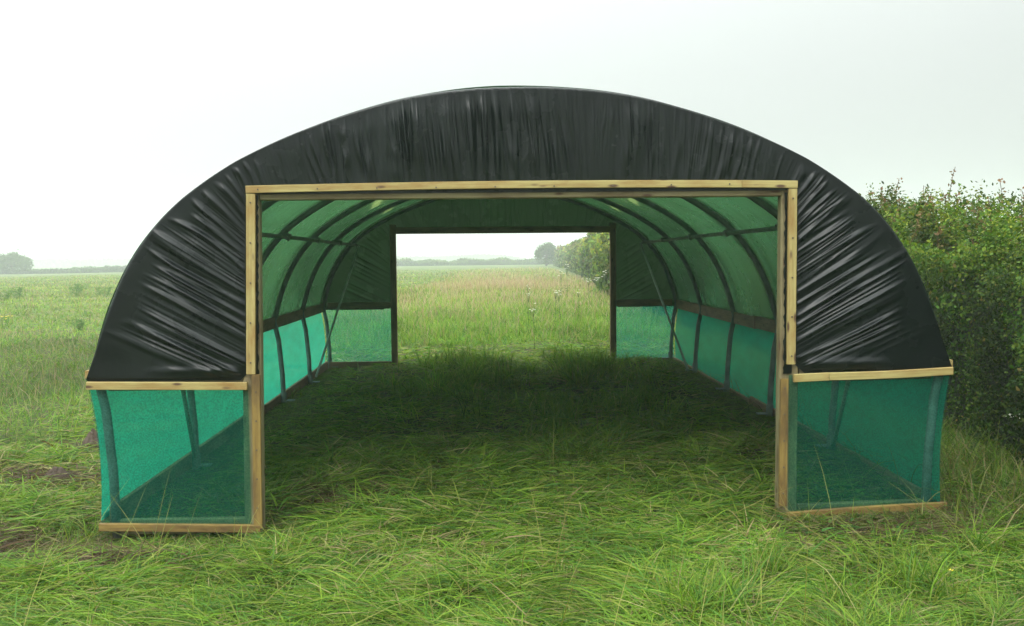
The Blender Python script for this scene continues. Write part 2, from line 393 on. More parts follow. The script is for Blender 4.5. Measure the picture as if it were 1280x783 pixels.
# --- upright blades and stalks here and there in the cut grass
def tufts(spots):
    out = []
    for (tx, ty, rad, n, h, dk) in spots:
        a = rng.uniform(0, 2*math.pi, n); r = rad*np.sqrt(rng.random(n))
        x, y = tx+r*np.cos(a), ty+r*np.sin(a)
        d = max(ty-CAM[1], 3)
        cb = pick(GREENS, n)*dk
        st = rng.random(n) < .06; cb[st] = pick(STRAW, st.sum())*dk
        out.append(blades(x, y, gz(x, y), rng.uniform(0, 2*math.pi, n), rng.uniform(.75, 1.5, n), h*rng.uniform(.45, 1.15, n),
                          rng.uniform(.004, .010, n)*max(1, d/7), rng.uniform(.2, 1.3, n), cb*.8, cb*1.1, 3))
    return out
sp = []
for k in range(70):
    d = rng.uniform(4.3, 16); x = CAM[0]+d*(rng.uniform(-.6, .6)+.03); y = CAM[1]+d
    if mown(np.array([x]), np.array([y]))[0] > .5 and x < hedge_face(y): sp.append((x, y, rng.uniform(.06, .3), int(rng.uniform(15, 60)), rng.uniform(.10, .20), 1))
for k in range(60):   # uncut clumps down the middle of the tunnel, thickest at its far mouth
    if k < 30: sp.append((rng.normal(-.62, .38), rng.uniform(5.6, 9.2), .17, 60, rng.uniform(.20, .55), rng.uniform(.9, 1.6)))  # tint mostly raised: light put into the colour to lift the dark interior
    if k < 26: sp.append((rng.normal(1.15, .30), rng.uniform(6.2, 9.1), .15, 60, rng.uniform(.20, .52), rng.uniform(.9, 1.6)))
for k in range(16):
    sp.append((rng.normal(-.75, .22), rng.uniform(8.7, 9.4), .10, 12, rng.uniform(.34, .54), .8))
    sp.append((rng.normal(1.15, .20), rng.uniform(8.6, 9.4), .12, 16, rng.uniform(.28, .44), .7))
for k in range(50):
    sp.append((rng.uniform(-1.4, 1.9), rng.uniform(3.8, 8.6), .24, 42, rng.uniform(.14, .36), rng.uniform(.7, 1.5)))
for k in range(30):
    sp.append((rng.uniform(.1, 1.6), rng.uniform(1.4, 5.0), .25, 60, rng.uniform(.18, .34), 1))
for k in range(16):
    sp.append((random.choice([-1, 1])*random.uniform(1.75, 2.8), random.uniform(-.32, -.16), .07, 9, random.uniform(.10, .18), .95))
for px, py in [(1130, 740), (1165, 760), (900, 755), (860, 770), (1220, 700), (960, 725), (1060, 765)]:
    d = _fw*F+_R*(px-640)-_U*(py-391.5); t = -CAM[2]/d[2]; q = CAM+d*t; sp.append((q[0], q[1], .13, 90, .34, 1.05))
parts += tufts(sp)
# short trodden grass and thatch along the foot of the near frame
n = 38000; x = rng.uniform(1.45, 3.5, n)*rng.choice([-1, 1], n); y = rng.normal(-.18, .26, n)
i_ = np.arange(n) > 26000; x[i_] = np.sign(x[i_])*rng.normal(2.6, .16, i_.sum()); y[i_] = rng.uniform(0, 9.2, i_.sum()); k = mud(x, y)
cb = pick(GREENS, n)*.75; st = rng.random(n) < .25+.5*k; cb[st] = pick(STRAW, st.sum())*.6; dd = rng.random(n) < k*.5; cb[dd] = np.array([.07, .045, .025])*rng.uniform(.6, 1.5, (dd.sum(), 1))
parts.append(blades(x, y, gz(x, y)+rng.uniform(-.01, .02, n), rng.uniform(0, 6.28, n), np.abs(rng.normal(.1, .25, n)), rng.uniform(.06, .19, n), rng.uniform(.004, .008, n), rng.uniform(.1, .8, n), cb*.8, cb*1.1, 3))
# long pale stalks
n = 900; x, y, d = sample_view(n, 4.2, 15); k = (mown(x, y) > .5) & (x < hedge_face(y)); x, y = x[k], y[k]; n = len(x)
cb = pick(STRAW, n)*np.array([1, 1.1, .7]); parts.append(blades(x, y, gz(x, y)+.02, rng.uniform(0, 6.28, n), rng.uniform(.1, 1.3, n), rng.uniform(.25, .6, n), np.full(n, .0042), rng.uniform(0, .5, n), cb*.8, cb, 3))
# edge along the hedge foot: rank grass
n = 26000; y = rng.uniform(-3, 12, n); x = hedge_face(y)+rng.normal(-.15, .3, n)
cb = pick(GREENS, n)*.75; st = rng.random(n) < .22; cb[st] = pick(STRAW, st.sum())*.7
parts.append(blades(x, y, gz(x, y), rng.uniform(0, 6.28, n), rng.uniform(.3, 1.45, n), rng.uniform(.12, .42, n), np.full(n, .008), rng.uniform(.2, 1.3, n), cb*.8, cb*1.1, 3))
n = 5200; x, y, d = sample_view(n, 4.2, 14); k = (mown(x, y) > .5) & (x < hedge_face(y)) & (fbm(x, y, .7, 91) > .52); x, y = x[k], y[k]; n = len(x)
cb = pick(GREENS, n)*np.array([.75, .9, 1.3]); parts.append(blades(x, y, gz(x, y)+.03, rng.uniform(0, 6.28, n), rng.uniform(0, .7, n), rng.uniform(.03, .08, n), rng.uniform(.014, .028, n), rng.uniform(.2, .9, n), cb*.9, cb*1.05, 3))
V, Q, C = merge(parts)
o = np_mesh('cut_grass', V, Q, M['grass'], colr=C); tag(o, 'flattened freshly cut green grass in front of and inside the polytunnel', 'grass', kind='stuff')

# --- standing meadow
def meadow(n, d0, d1, margin=1.25):
    x, y, d = sample_view(n, d0, d1, margin)
    keep = (rng.random(n) > mown(x, y)) & (x < hedge_face(y)+.3) & ~((np.abs(x) < 3.0) & (y > -.2) & (y < 10.2))
    x, y, d = x[keep], y[keep], d[keep]; n = len(x)
    big = fbm(x, y, 6, 51, 4); med = fbm(x, y, 1.6, 61)
    centre = sstep(-5, -2, x)*sstep(11, 15, y)
    h = (.11+.14*big+.14*med)*(.8+.70*centre*sstep(17, 24, d))
    head = rng.random(n) < (.05+.04*(1-centre)+(.55*sstep(.44, .62, big)+.16)*centre*sstep(22, 36, d)+.04*sstep(.5, .7, big)*(1-centre))
    L = h*rng.uniform(.55, 1.2, n)*np.where(head, 1.22, 1)
    w = rng.uniform(.005, .0085, n)*np.clip(d/9, .9, 14)
    cb = pick(GREENS, n)*(.50+.75*fbm(x, y, .9, 63, 2))[:, None]*np.array([.95, 1, 1.15])
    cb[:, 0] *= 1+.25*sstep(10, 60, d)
    ct = cb*1.12
    hc = np.array([(.34, .22, .18), (.34, .28, .18), (.30, .18, .16)])[rng.integers(0, 3, n)]*rng.uniform(.8, 1.25, (n, 1))
    ct[head] = hc[head]
    cb[head] = cb[head]*.75+hc[head]*.16
    pt = sstep(.40, .62, fbm(x, y, 3.2, 66, 3))[:, None]; tl = (1-centre)[:, None]; cb = cb*(1-.28*pt*tl); ct = ct*(1-.24*pt*tl); lt = (1+.30*sstep(12, 40, d))[:, None]; cb = cb*lt*1.08; ct = ct*lt*1.12  # lt: paler with camera distance, haze put into the blade colour
    el = np.where(head, rng.normal(1.2, .28, n), rng.normal(.60+.35*centre, .45, n)); el = np.clip(el, .05, 1.57)
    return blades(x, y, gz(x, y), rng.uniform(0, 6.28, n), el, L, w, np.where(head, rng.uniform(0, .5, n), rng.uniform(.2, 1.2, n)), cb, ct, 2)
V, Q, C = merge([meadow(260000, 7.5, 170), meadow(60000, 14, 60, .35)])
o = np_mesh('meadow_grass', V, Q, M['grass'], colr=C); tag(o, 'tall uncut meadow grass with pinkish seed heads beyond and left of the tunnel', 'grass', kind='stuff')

# ------------------------------------------------------------------ polytunnel
ARC = [(2.845, .95), (2.80, 1.11), (2.765, 1.24), (2.705, 1.43), (2.60, 1.66), (2.47, 1.86), (2.29, 2.062), (2.10, 2.205), (1.88, 2.342), (1.60, 2.482), (1.307, 2.600), (1.03, 2.692), (.76, 2.765), (.40, 2.818), (0, 2.833)]
ARC = [(-a, b) for a, b in ARC]+[(a, b) for a, b in ARC[-2::-1]]
A = np.array(ARC)
for _ in range(3):     # Chaikin-like smoothing that keeps the ends
    B = [A[0]]
    for i in range(len(A)-1): B += [A[i]*.75+A[i+1]*.25, A[i]*.25+A[i+1]*.75]
    B.append(A[-1]); A = np.array(B)
AS = np.concatenate([[0], np.cumsum(np.hypot(*np.diff(A, axis=0).T))]); ALEN = AS[-1]
def arc(s): return np.stack([np.interp(s, AS, A[:, 0]), np.interp(s, AS, A[:, 1])], -1)
def arc_n(s):
    a = arc(np.clip(s-.06, 0, ALEN)); b = arc(np.clip(s+.06, 0, ALEN)); t = b-a; t /= np.linalg.norm(t, axis=-1, keepdims=True)
    return np.stack([-t[..., 1], t[..., 0]], -1)
def s_of(x, z):
    d = np.hypot(A[:, 0]-x, A[:, 1]-z); return AS[np.argmin(d)]
LEN = 9.15; HY = [i*1.83 for i in range(6)]
T = empty('polytunnel', (0, 0, 0))
tag(T, 'long black and green arched polytunnel shelter with open timber framed ends standing in the field', 'polytunnel')

# hoops
def hoop(y):
    s = np.linspace(.05, ALEN-.05, 64); p = arc(s)-arc_n(s)*.048
    pts = [(-2.685, y, -.10), (-2.70, y, .35), (-2.735, y, .75)]+[(a, y, b) for a, b in p if b > .98]+[(2.735, y, .75), (2.70, y, .35), (2.685, y, -.10)]
    m = MB(); m.tube(pts, .030, 12); o = m.build('hoop', M['steel'], T, True)
    for sx_ in ((-1, 1) if y > .5 else ()):
        f = MB(); z0 = float(gz(sx_*2.62, y))
        f.beam((sx_*2.56, y, z0+.035), (sx_*2.66, y, z0+.035), .09, .012, up=(0, 0, 1)); f.tube([(sx_*2.688, y, z0-.02), (sx_*2.692, y, z0+.13)], .038, 12)
        f.build('ground_anchor', M['steel'], o, False)
for y in HY: hoop(y)
# purlins, ridge pole
def inner(x, z, dd=.10):
    s = s_of(x, z); n_ = arc_n(np.array(s)); p = arc(np.array(s))-n_*dd; return float(p[0]), float(p[1])
for sx_ in (-1, 1):
    px_, pz_ = inner(sx_*2.31, 2.03)
    m = MB(); m.tube([(px_, .02, pz_), (px_, 2.4, pz_-.006), (px_, 5, pz_), (px_, 7.4, pz_-.008), (px_, 9.12, pz_)], .021, 10); o = m.build('purlin', M['steel'], T, True)
    for y in HY[1:-1]:
        c = MB(); c.beam((px_-.035*sx_, y, pz_-.01), (px_+.05*sx_, y, pz_+.03), .07, .055, up=(0, 1, 0)); c.build('clamp', M['steel'], o)
m = MB(); m.tube([(0, .02, 2.735), (0, 4.6, 2.725), (0, 9.12, 2.735)], .021, 10); m.build('ridge_pole', M['steel'], T, True)
# diagonal braces
for sx_ in (-1, 1):
    m = MB(); m.tube([(sx_*2.20, 9.05, 1.93), (sx_*2.62, 7.40, .09)], .017, 8); m.build('brace', M['bright_steel'], T, True)
    m = MB(); m.tube([(sx_*2.40, .06, 1.86), (sx_*2.67, 1.72, .09)], .017, 8); m.build('brace', M['bright_steel'], T, True)

# roof cover
def roof_cover():
    ns, nyy = 220, 190
    s = np.linspace(0, ALEN, ns); y = np.linspace(.022, LEN-.022, nyy)
    SS, YY = np.meshgrid(s, y); p = arc(SS); nn = arc_n(SS)
    bay = np.abs(np.sin(math.pi*YY/1.83))
    sag = .020*bay+.010*(vnoise(SS, YY, .55, 5)-.5)+.006*(vnoise(SS*.3, YY*3, .25, 6)-.5)*bay
    p = p-nn*sag[..., None]
    V = np.stack([p[..., 0], YY, p[..., 1]], -1).reshape(-1, 3)
    # thin worn strips of film high on either shoulder and film less translucent beside the hoops and over the rear bays
    x = p[..., 0]; thin = np.zeros_like(x)
    for (ya, yb, sg) in ((5.75, 6.85, -1), (5.55, 6.4, 1), (7.62, 8.35, -1), (7.55, 8.15, 1)):
        q = sg*x; c = 1.45+.10*(YY-ya)/(yb-ya)*2
        thin = np.maximum(thin, sstep(ya, ya+.05, YY)*(1-sstep(yb-.05, yb, YY))*sstep(c-.02, c, q)*(1-sstep(c+.10, c+.13, q)))
    opq = np.zeros_like(x)
    for h in HY:
        wv = .26+.16*np.sin(SS*1.7+h)+.10*vnoise(SS, SS*0, .5, 9)
        opq = np.maximum(opq, .60*sstep(h-.03, h-.01, YY)*(1-sstep(h+wv-.05, h+wv, YY)))
    opq = np.maximum(opq, .45*sstep(5.49, 5.6, YY+.25*np.sin(SS*2.1)))
    opq = np.where(np.abs(x) > 2.3, opq*.8, opq)
    i = np.arange((nyy-1)*(ns-1)); r, c = i//(ns-1), i % (ns-1)
    Q = np.stack([r*ns+c, r*ns+c+1, (r+1)*ns+c+1, (r+1)*ns+c], -1)
    return np_mesh('roof_cover', V, Q, M['film'], T, smooth=True, attr={'thin': thin.ravel(), 'opacity': opq.ravel()})
roof_cover()

# end sheets: ruled surface from the timber frame out to the hoop, gathered in folds
def end_sheet(yp, sgn, hz=2.135, px0=1.755, pxr=None, ns=1500, nt=72, label=None, seed=0, amp=1.0):
    """sgn=-1 folds bulge towards -y (front end)"""
    so_ = lambda x, z: s_of(x, z)
    L = [(0, (-2.83, .935)), (so_(-2.80, 1.12), (-2.35, .932)), (so_(-2.735, 1.34), (-1.85, .932)), (so_(-2.68, 1.5), (-px0, 1.02)),
         (so_(-2.60, 1.66), (-px0, 1.19)), (so_(-2.47, 1.86), (-px0, 1.43)), (so_(-2.29, 2.05), (-px0, 1.66)), (so_(-2.05, 2.22), (-px0, 1.93)), (so_(-1.84, 2.34), (-px0, hz))]
    R_ = [(ALEN-a, (-b[0]+((pxr or px0)-px0 if abs(-b[0]-px0) < 1e-6 else 0), b[1])) for a, b in L][::-1]
    mid = [(so_(x, 2.8 if abs(x) < .6 else 2.6), (x*.95+.07*math.exp(-((x-.5)/.5)**2), hz)) for x in (-1.2, -.6, 0, .5, 1.0, 1.4)]
    mid = [(float(AS[np.argmin(np.abs(A[:, 0]-x))]), b) for (x, (_, b)) in zip((-1.2, -.6, 0, .5, 1.0, 1.4), mid)]
    K = L+mid+R_
    ks = np.array([k[0] for k in K]); kx = np.array([k[1][0] for k in K]); kz = np.array([k[1][1] for k in K])
    s = np.linspace(0, ALEN, ns); t = np.linspace(0, 1, nt)
    ix = np.interp(s, ks, kx); iz = np.interp(s, ks, kz)
    SS, TT = np.meshgrid(s, t, indexing='ij')
    po = arc(SS)-arc_n(SS)*.002
    IX = ix[:, None]; IZ = iz[:, None]
    X = IX*(1-TT)+po[..., 0]*TT; Z = IZ*(1-TT)+po[..., 1]*TT
    u = np.abs(SS/ALEN-.5)*2           # 0 at the crown, 1 at the rail
    side = sstep(.40, .52, u)*(1-sstep(.865, .93, u)); top = 1-sstep(.36, .5, u); low = sstep(.86, .94, u)
    # fold profile: rounded ridges with sharp valleys, fine near the timber and merging outwards
    def ridge(f, sd_, tw):
        tw = tw*1.0
        v = vnoise(SS*f+tw*TT+seed*7, TT*1.3+sd_, 1.0, sd_); return 1-np.abs(2*v-1)
    D0 = np.hypot(po[..., 0]-IX, po[..., 1]-IZ)*TT          # distance from the timber
    e0 = sstep(0, .05, D0-.015); grow = .30+.70*sstep(.05, .45, D0)
    e_side = e0*(1-sstep(.62, .92, TT+.30*(vnoise(SS, SS*0, .11, 23)-.5)))
    def pleat(f, sd_, warp, p):
        ph = SS*f+1.35*warp*vnoise(SS*f*.40, TT*.9, 1.0, sd_)+.45*warp*vnoise(SS*f*1.7, TT*.9, 1.0, sd_+1)
        return (.5+.5*np.sin(2*math.pi*ph))**p*(.05+1.35*vnoise(SS*f*.45, TT*1.5, 1.0, sd_+2)**1.2)
    H = side*e_side*grow*(.026*pleat(10.5, 3, 1.1, 2.6)+.011*pleat(21., 30, 1.4, 2.2)*(1-.45*TT)+.0065*pleat(37., 40, 1.8, 1.4)*(1-TT)**.8)
    e_top = e0*(1-.80*sstep(.70, .97, TT))
    pat = .45+.75*vnoise(SS, TT*0, .55, 17)
    H += top*e_top*pat*(.028*pleat(9.5, 50, 1.3, 2.2)+.017*pleat(19., 60, 1.6, 2.0)+.009*pleat(35., 70, 2.4, 1.4))*(.40+.60*sstep(.05, .3, D0))
    e_low = e0*(1-sstep(.45, .85, TT))
    H += low*e_low*(.030*ridge(3.4, 12, .7)**1.3+.006*ridge(11., 13, 1.))*sstep(.2, .9, 2.8-np.abs(X))
    H += .0035*vnoise(X, Z, .10, 14)*e0+.012*vnoise(X, Z, .45, 15)*e0
    # creases that cross the folds
    for (cx, cz, an, ln, hh) in ((-2.35, 1.35, 1.35, .30, .004), (-.85, 2.45, 1.9, .22, .004), (.05, 2.42, 1.1, .2, .004), (.75, 2.45, 1.8, .2, .004), (2.2, 1.2, 1.7, .25, .004), (1.3, 2.35, 1.3, .2, .004)):
        al = (X-cx)*math.cos(an)+(Z-cz)*math.sin(an); ac = -(X-cx)*math.sin(an)+(Z-cz)*math.cos(an)
        H += hh*np.exp(-(ac/.006)**2)*np.exp(-(al/ln)**2)
    hem = np.exp(-((Z-1.0)/.028)**2)*sstep(1.82, 1.95, np.abs(X))*(1-sstep(2.2, 2.5, np.abs(X)))
    H += .020*hem*(.5+.8*vnoise(X, Z, .22, 19))
    H *= amp
    wrap = np.clip((TT-.965)/.035, 0, 1)**2.2
    Y = yp+sgn*H+(-sgn)*wrap*.13
    ro = .0*wrap
    V = np.stack([X, Y, Z+ro], -1).reshape(-1, 3)
    i = np.arange((ns-1)*(nt-1)); r, c = i//(nt-1), i % (nt-1)
    Q = np.stack([r*nt+c, r*nt+c+1, (r+1)*nt+c+1, (r+1)*nt+c], -1)
    if sgn > 0: Q = Q[:, ::-1]
    o = np_mesh('end_sheet', V, Q, M['film_end'], T, smooth=True, attr={'thin': np.zeros(len(V)), 'opacity': np.zeros(len(V))})
    if label: o['label'] = label
    return o
end_sheet(-.034, -1, label='black end sheet gathered in shiny folds round the near opening')
end_sheet(LEN+.034, 1, hz=2.13, px0=1.68, pxr=1.78, ns=700, nt=40, seed=3, amp=.6, label='green lit end sheet round the far opening')
# film edges left showing between batten and post at the near opening
def strip(pts0, pts1, name='sheet_edge', jag=.006):
    n = 60; V = []; 
    for k in range(n+1):
        t = k/n; a = np.array(pts0[0])*(1-t)+np.array(pts0[1])*t; b = np.array(pts1[0])*(1-t)+np.array(pts1[1])*t
        V += [a, b+np.array([random.uniform(-1, 1)*jag, random.uniform(-.006, .002), 0])]
    Q = [(2*k, 2*k+1, 2*k+3, 2*k+2) for k in range(n)]
    np_mesh(name, V, Q, M['film_end'], T, attr={'thin': np.zeros(len(V)), 'opacity': np.zeros(len(V))})
strip(((-1.775, -.040, .95), (-1.775, -.040, 2.13)), ((-1.729, -.046, .95), (-1.706, -.046, 2.13)))
strip(((1.765, -.040, .93), (1.765, -.040, 2.12)), ((1.708, -.046, .93), (1.711, -.046, 2.12)))
strip(((1.80, -.042, .885), (2.82, -.042, .94)), ((1.80, -.060, .876), (2.82, -.056, .905)), jag=.0)

# --- timber frame, near end
def board(name, p0, p1, w, d, mat, up=(0, -1, 0), bow=0., parent=T, n=8):
    m = MB(); m.beam(p0, p1, w, d, up=up, bow=bow, n=n); return m.build(name, M[mat], parent)
board('door_post', (-1.790, .015, -.14), (-1.764, .015, 2.20), .120, .085, 'post')
board('door_post', (1.745, .015, -.10), (1.756, .015, 2.20), .125, .085, 'post')
board('header', (-1.70, .014, 2.150), (1.695, .014, 2.150), .105, .083, 'post')
hb = board('header_batten', (-1.778, -.062, 2.164), (1.42, -.062, 2.176), .048, .030, 'batten', bow=-.012)
hb2 = board('header_batten', (1.4225, -.062, 2.176), (1.786, -.062, 2.170), .048, .030, 'batten')
bds = {}
bds['left'] = board('door_batten', (-1.774, -.060, .975), (-1.748, -.060, 2.137), .058, .028, 'batten')
bds['right'] = board('door_batten', (1.752, -.060, .995), (1.757, -.060, 2.143), .056, .028, 'batten')
bds['left_low'] = board('door_batten', (-1.750, -.064, -.035), (-1.742, -.064, .972), .054, .028, 'batten_wet')
bds['right_low'] = board('door_batten', (1.700, -.064, .055), (1.708, -.064, .90), .052, .028, 'batten_wet')
# rails behind the sheet and the battens that pin it
board('end_rail', (-2.71, .012, .915), (-1.832, .012, .915), .09, .05, 'post')
board('end_rail', (1.825, .012, .915), (2.71, .012, .925), .09, .05, 'post')
board('rail_batten', (-2.828, -.062, .913), (-1.80, -.062, .897), .050, .032, 'batten')
board('rail_batten', (1.770, -.062, .902), (2.00, -.062, .911), .052, .032, 'batten')
board('rail_batten', (2.0025, -.062, .911), (2.828, -.062, .938), .050, .032, 'batten', bow=.006)
board('end_base_board', (-2.71, .012, -.03), (-1.832, .012, -.03), .10, .05, 'post')
board('end_base_board', (1.825, .012, -.005), (2.71, .012, .015), .10, .05, 'post')
board('base_batten', (-2.775, -.062, -.012), (-1.735, -.062, -.040), .050, .034, 'batten_wet')
board('base_batten', (1.685, -.062, -.020), (2.800, -.062, .036), .050, .034, 'batten_wet', bow=-.006)
# --- timber frame, far end
yb = LEN
board('door_post', (-1.675, yb-.015, -.1), (-1.675, yb-.015, 2.26), .095, .085, 'rail')
board('door_post', (1.775, yb-.015, -.1), (1.775, yb-.015, 2.26), .095, .085, 'rail')
board('header', (-1.625, yb-.014, 2.165), (1.725, yb-.014, 2.16), .10, .083, 'rail')
for a, b in ((-2.71, -1.725), (1.825, 2.71)):
    board('end_rail', (a, yb-.012, 1.00), (b, yb-.012, 1.00), .10, .05, 'rail')
    board('end_base_board', (a, yb-.012, .06), (b, yb-.012, .06), .12, .05, 'rail')
# --- boards down both long sides
for sx_ in (-1, 1):
    for ya, yb_ in ((.05, 4.55), (4.556, 9.10)):
        board('side_rail', (sx_*2.785, ya, .965), (sx_*2.785, yb_, .975), .135, .035, 'rail', up=(1, 0, 0))
        board('base_rail', (sx_*2.735, ya, .035), (sx_*2.735, yb_, .075), .12, .032, 'rail', up=(1, 0, 0))
        board('side_batten', (sx_*2.862, ya-.02, .975), (sx_*2.862, yb_, .985), .05, .026, 'batten', up=(1, 0, 0))
        board('bottom_batten', (sx_*2.790, ya-.02, .030), (sx_*2.790, yb_, .070), .05, .026, 'batten_wet', up=(1, 0, 0))
    for q in (4.55,):
        board('splice_cleat', (sx_*2.762, q, .90), (sx_*2.762, q, 1.04), .09, .012, 'rail', up=(1, 0, 0))
        board('splice_cleat', (sx_*2.712, q, -.02), (sx_*2.712, q, .11), .09, .012, 'rail', up=(1, 0, 0))

# nail heads
nm = MB(); nm.tube([(0, .002, 0), (0, -.004, 0)], .0055, 8); n0_ = nm.build('nail', M['bark'], None)
nails = []
for x in np.linspace(-1.70, 1.34, 9): nails.append((hb, (x, -.0795, 2.165+.012*(x+1.7)/3-.002)))
for b_, x0_, x1_, z0_, z1_ in ((bds['left'], -1.7725, -1.750, 1.05, 2.08), (bds['right'], 1.7525, 1.7565, 1.05, 2.08), (bds['left_low'], -1.7495, -1.7425, .10, .86), (bds['right_low'], 1.701, 1.7075, .14, .84)):
    for t_ in np.linspace(0, 1, 5): nails.append((b_, (x0_+(x1_-x0_)*t_, -.0765 if z1_ > 1 else -.0805, z0_+(z1_-z0_)*t_)))
for i_, (b_, p_) in enumerate(nails):
    q_ = n0_ if i_ == 0 else n0_.copy()
    if i_: COL.objects.link(q_)
    q_.parent = b_; q_.location = p_

# --- netting
def grid_sheet(name, fn, nu, nv, mat, label=None):
    u, v = np.meshgrid(np.linspace(0, 1, nu), np.linspace(0, 1, nv), indexing='ij'); V = fn(u, v).reshape(-1, 3)
    i = np.arange((nu-1)*(nv-1)); r, c = i//(nv-1), i % (nv-1); Q = np.stack([r*nv+c, r*nv+c+1, (r+1)*nv+c+1, (r+1)*nv+c], -1)
    o = np_mesh(name, V, Q, M[mat], T, smooth=True)
    if label: o['label'] = label
    return o
for sx_ in (-1, 1):
    def side(u, v, s=sx_):
        y = -.03+u*(LEN+.06); z = .02+.93*v
        pull = .024*np.sin(math.pi*v)*(np.exp(-u/.04)+np.exp(-(1-u)/.04)+.35)
        x = 2.775+.055*v-pull+.006*(vnoise(y, z, .5, 4)-.5)
        return np.stack([s*x, y, z+.006*y*(1-v)], -1)
    grid_sheet('side_netting', side, 160, 20, 'net')
    def endn(u, v, s=sx_):
        z = -.02+.92*v if s < 0 else .0+.92*v
        xo = 2.775+.055*v-.032*np.sin(math.pi*v)**.8
        x = 1.80 if s < 0 else 1.745
        xx = x+(xo-x)*u
        return np.stack([s*xx, -.040+.010*np.sin(math.pi*v)*np.sin(math.pi*u)+.003*(vnoise(xx, z, .2, 6)-.5), z], -1)
    grid_sheet('end_netting', endn, 30, 24, 'net_end')
    def endr(u, v, s=sx_):
        z = .06+.94*v; xo = 2.775+.03*v-.05*np.sin(math.pi*v); x = 1.70 if s < 0 else 1.80
        xx = x+(xo-x)*u
        return np.stack([s*xx, LEN+.036+.006*np.sin(math.pi*v), z], -1)
    grid_sheet('end_netting', endr, 20, 16, 'net_end')

# ------------------------------------------------------------------ leaves, hedges, trees
def leaves(P, Nrm, size, colr, aspect=.62):
    """one bent four-cornered leaf per point, roughly facing Nrm"""
    n = len(P); Nn = Nrm+rng.normal(0, .75, (n, 3)); Nn /= np.linalg.norm(Nn, axis=1, keepdims=True)
    a = rng.normal(0, 1, (n, 3)); a -= Nn*np.sum(a*Nn, 1, keepdims=True); a /= np.linalg.norm(a, axis=1, keepdims=True); b = np.cross(Nn, a)
    s = (size if np.ndim(size) else np.full(n, size))[:, None]
    V = np.stack([P-a*s*.5, P+b*s*aspect*.5-Nn*s*.08, P+a*s*.5-Nn*s*.12, P-b*s*aspect*.5-Nn*s*.08], 1).reshape(-1, 3)
    Q = np.arange(n*4).reshape(n, 4)
    return V, Q, np.repeat(colr, 4, 0)
LEAFC = np.array([(.050, .120, .018), (.065, .145, .020), (.036, .090, .022), (.110, .180, .024), (.080, .150, .030), (.150, .200, .035)])
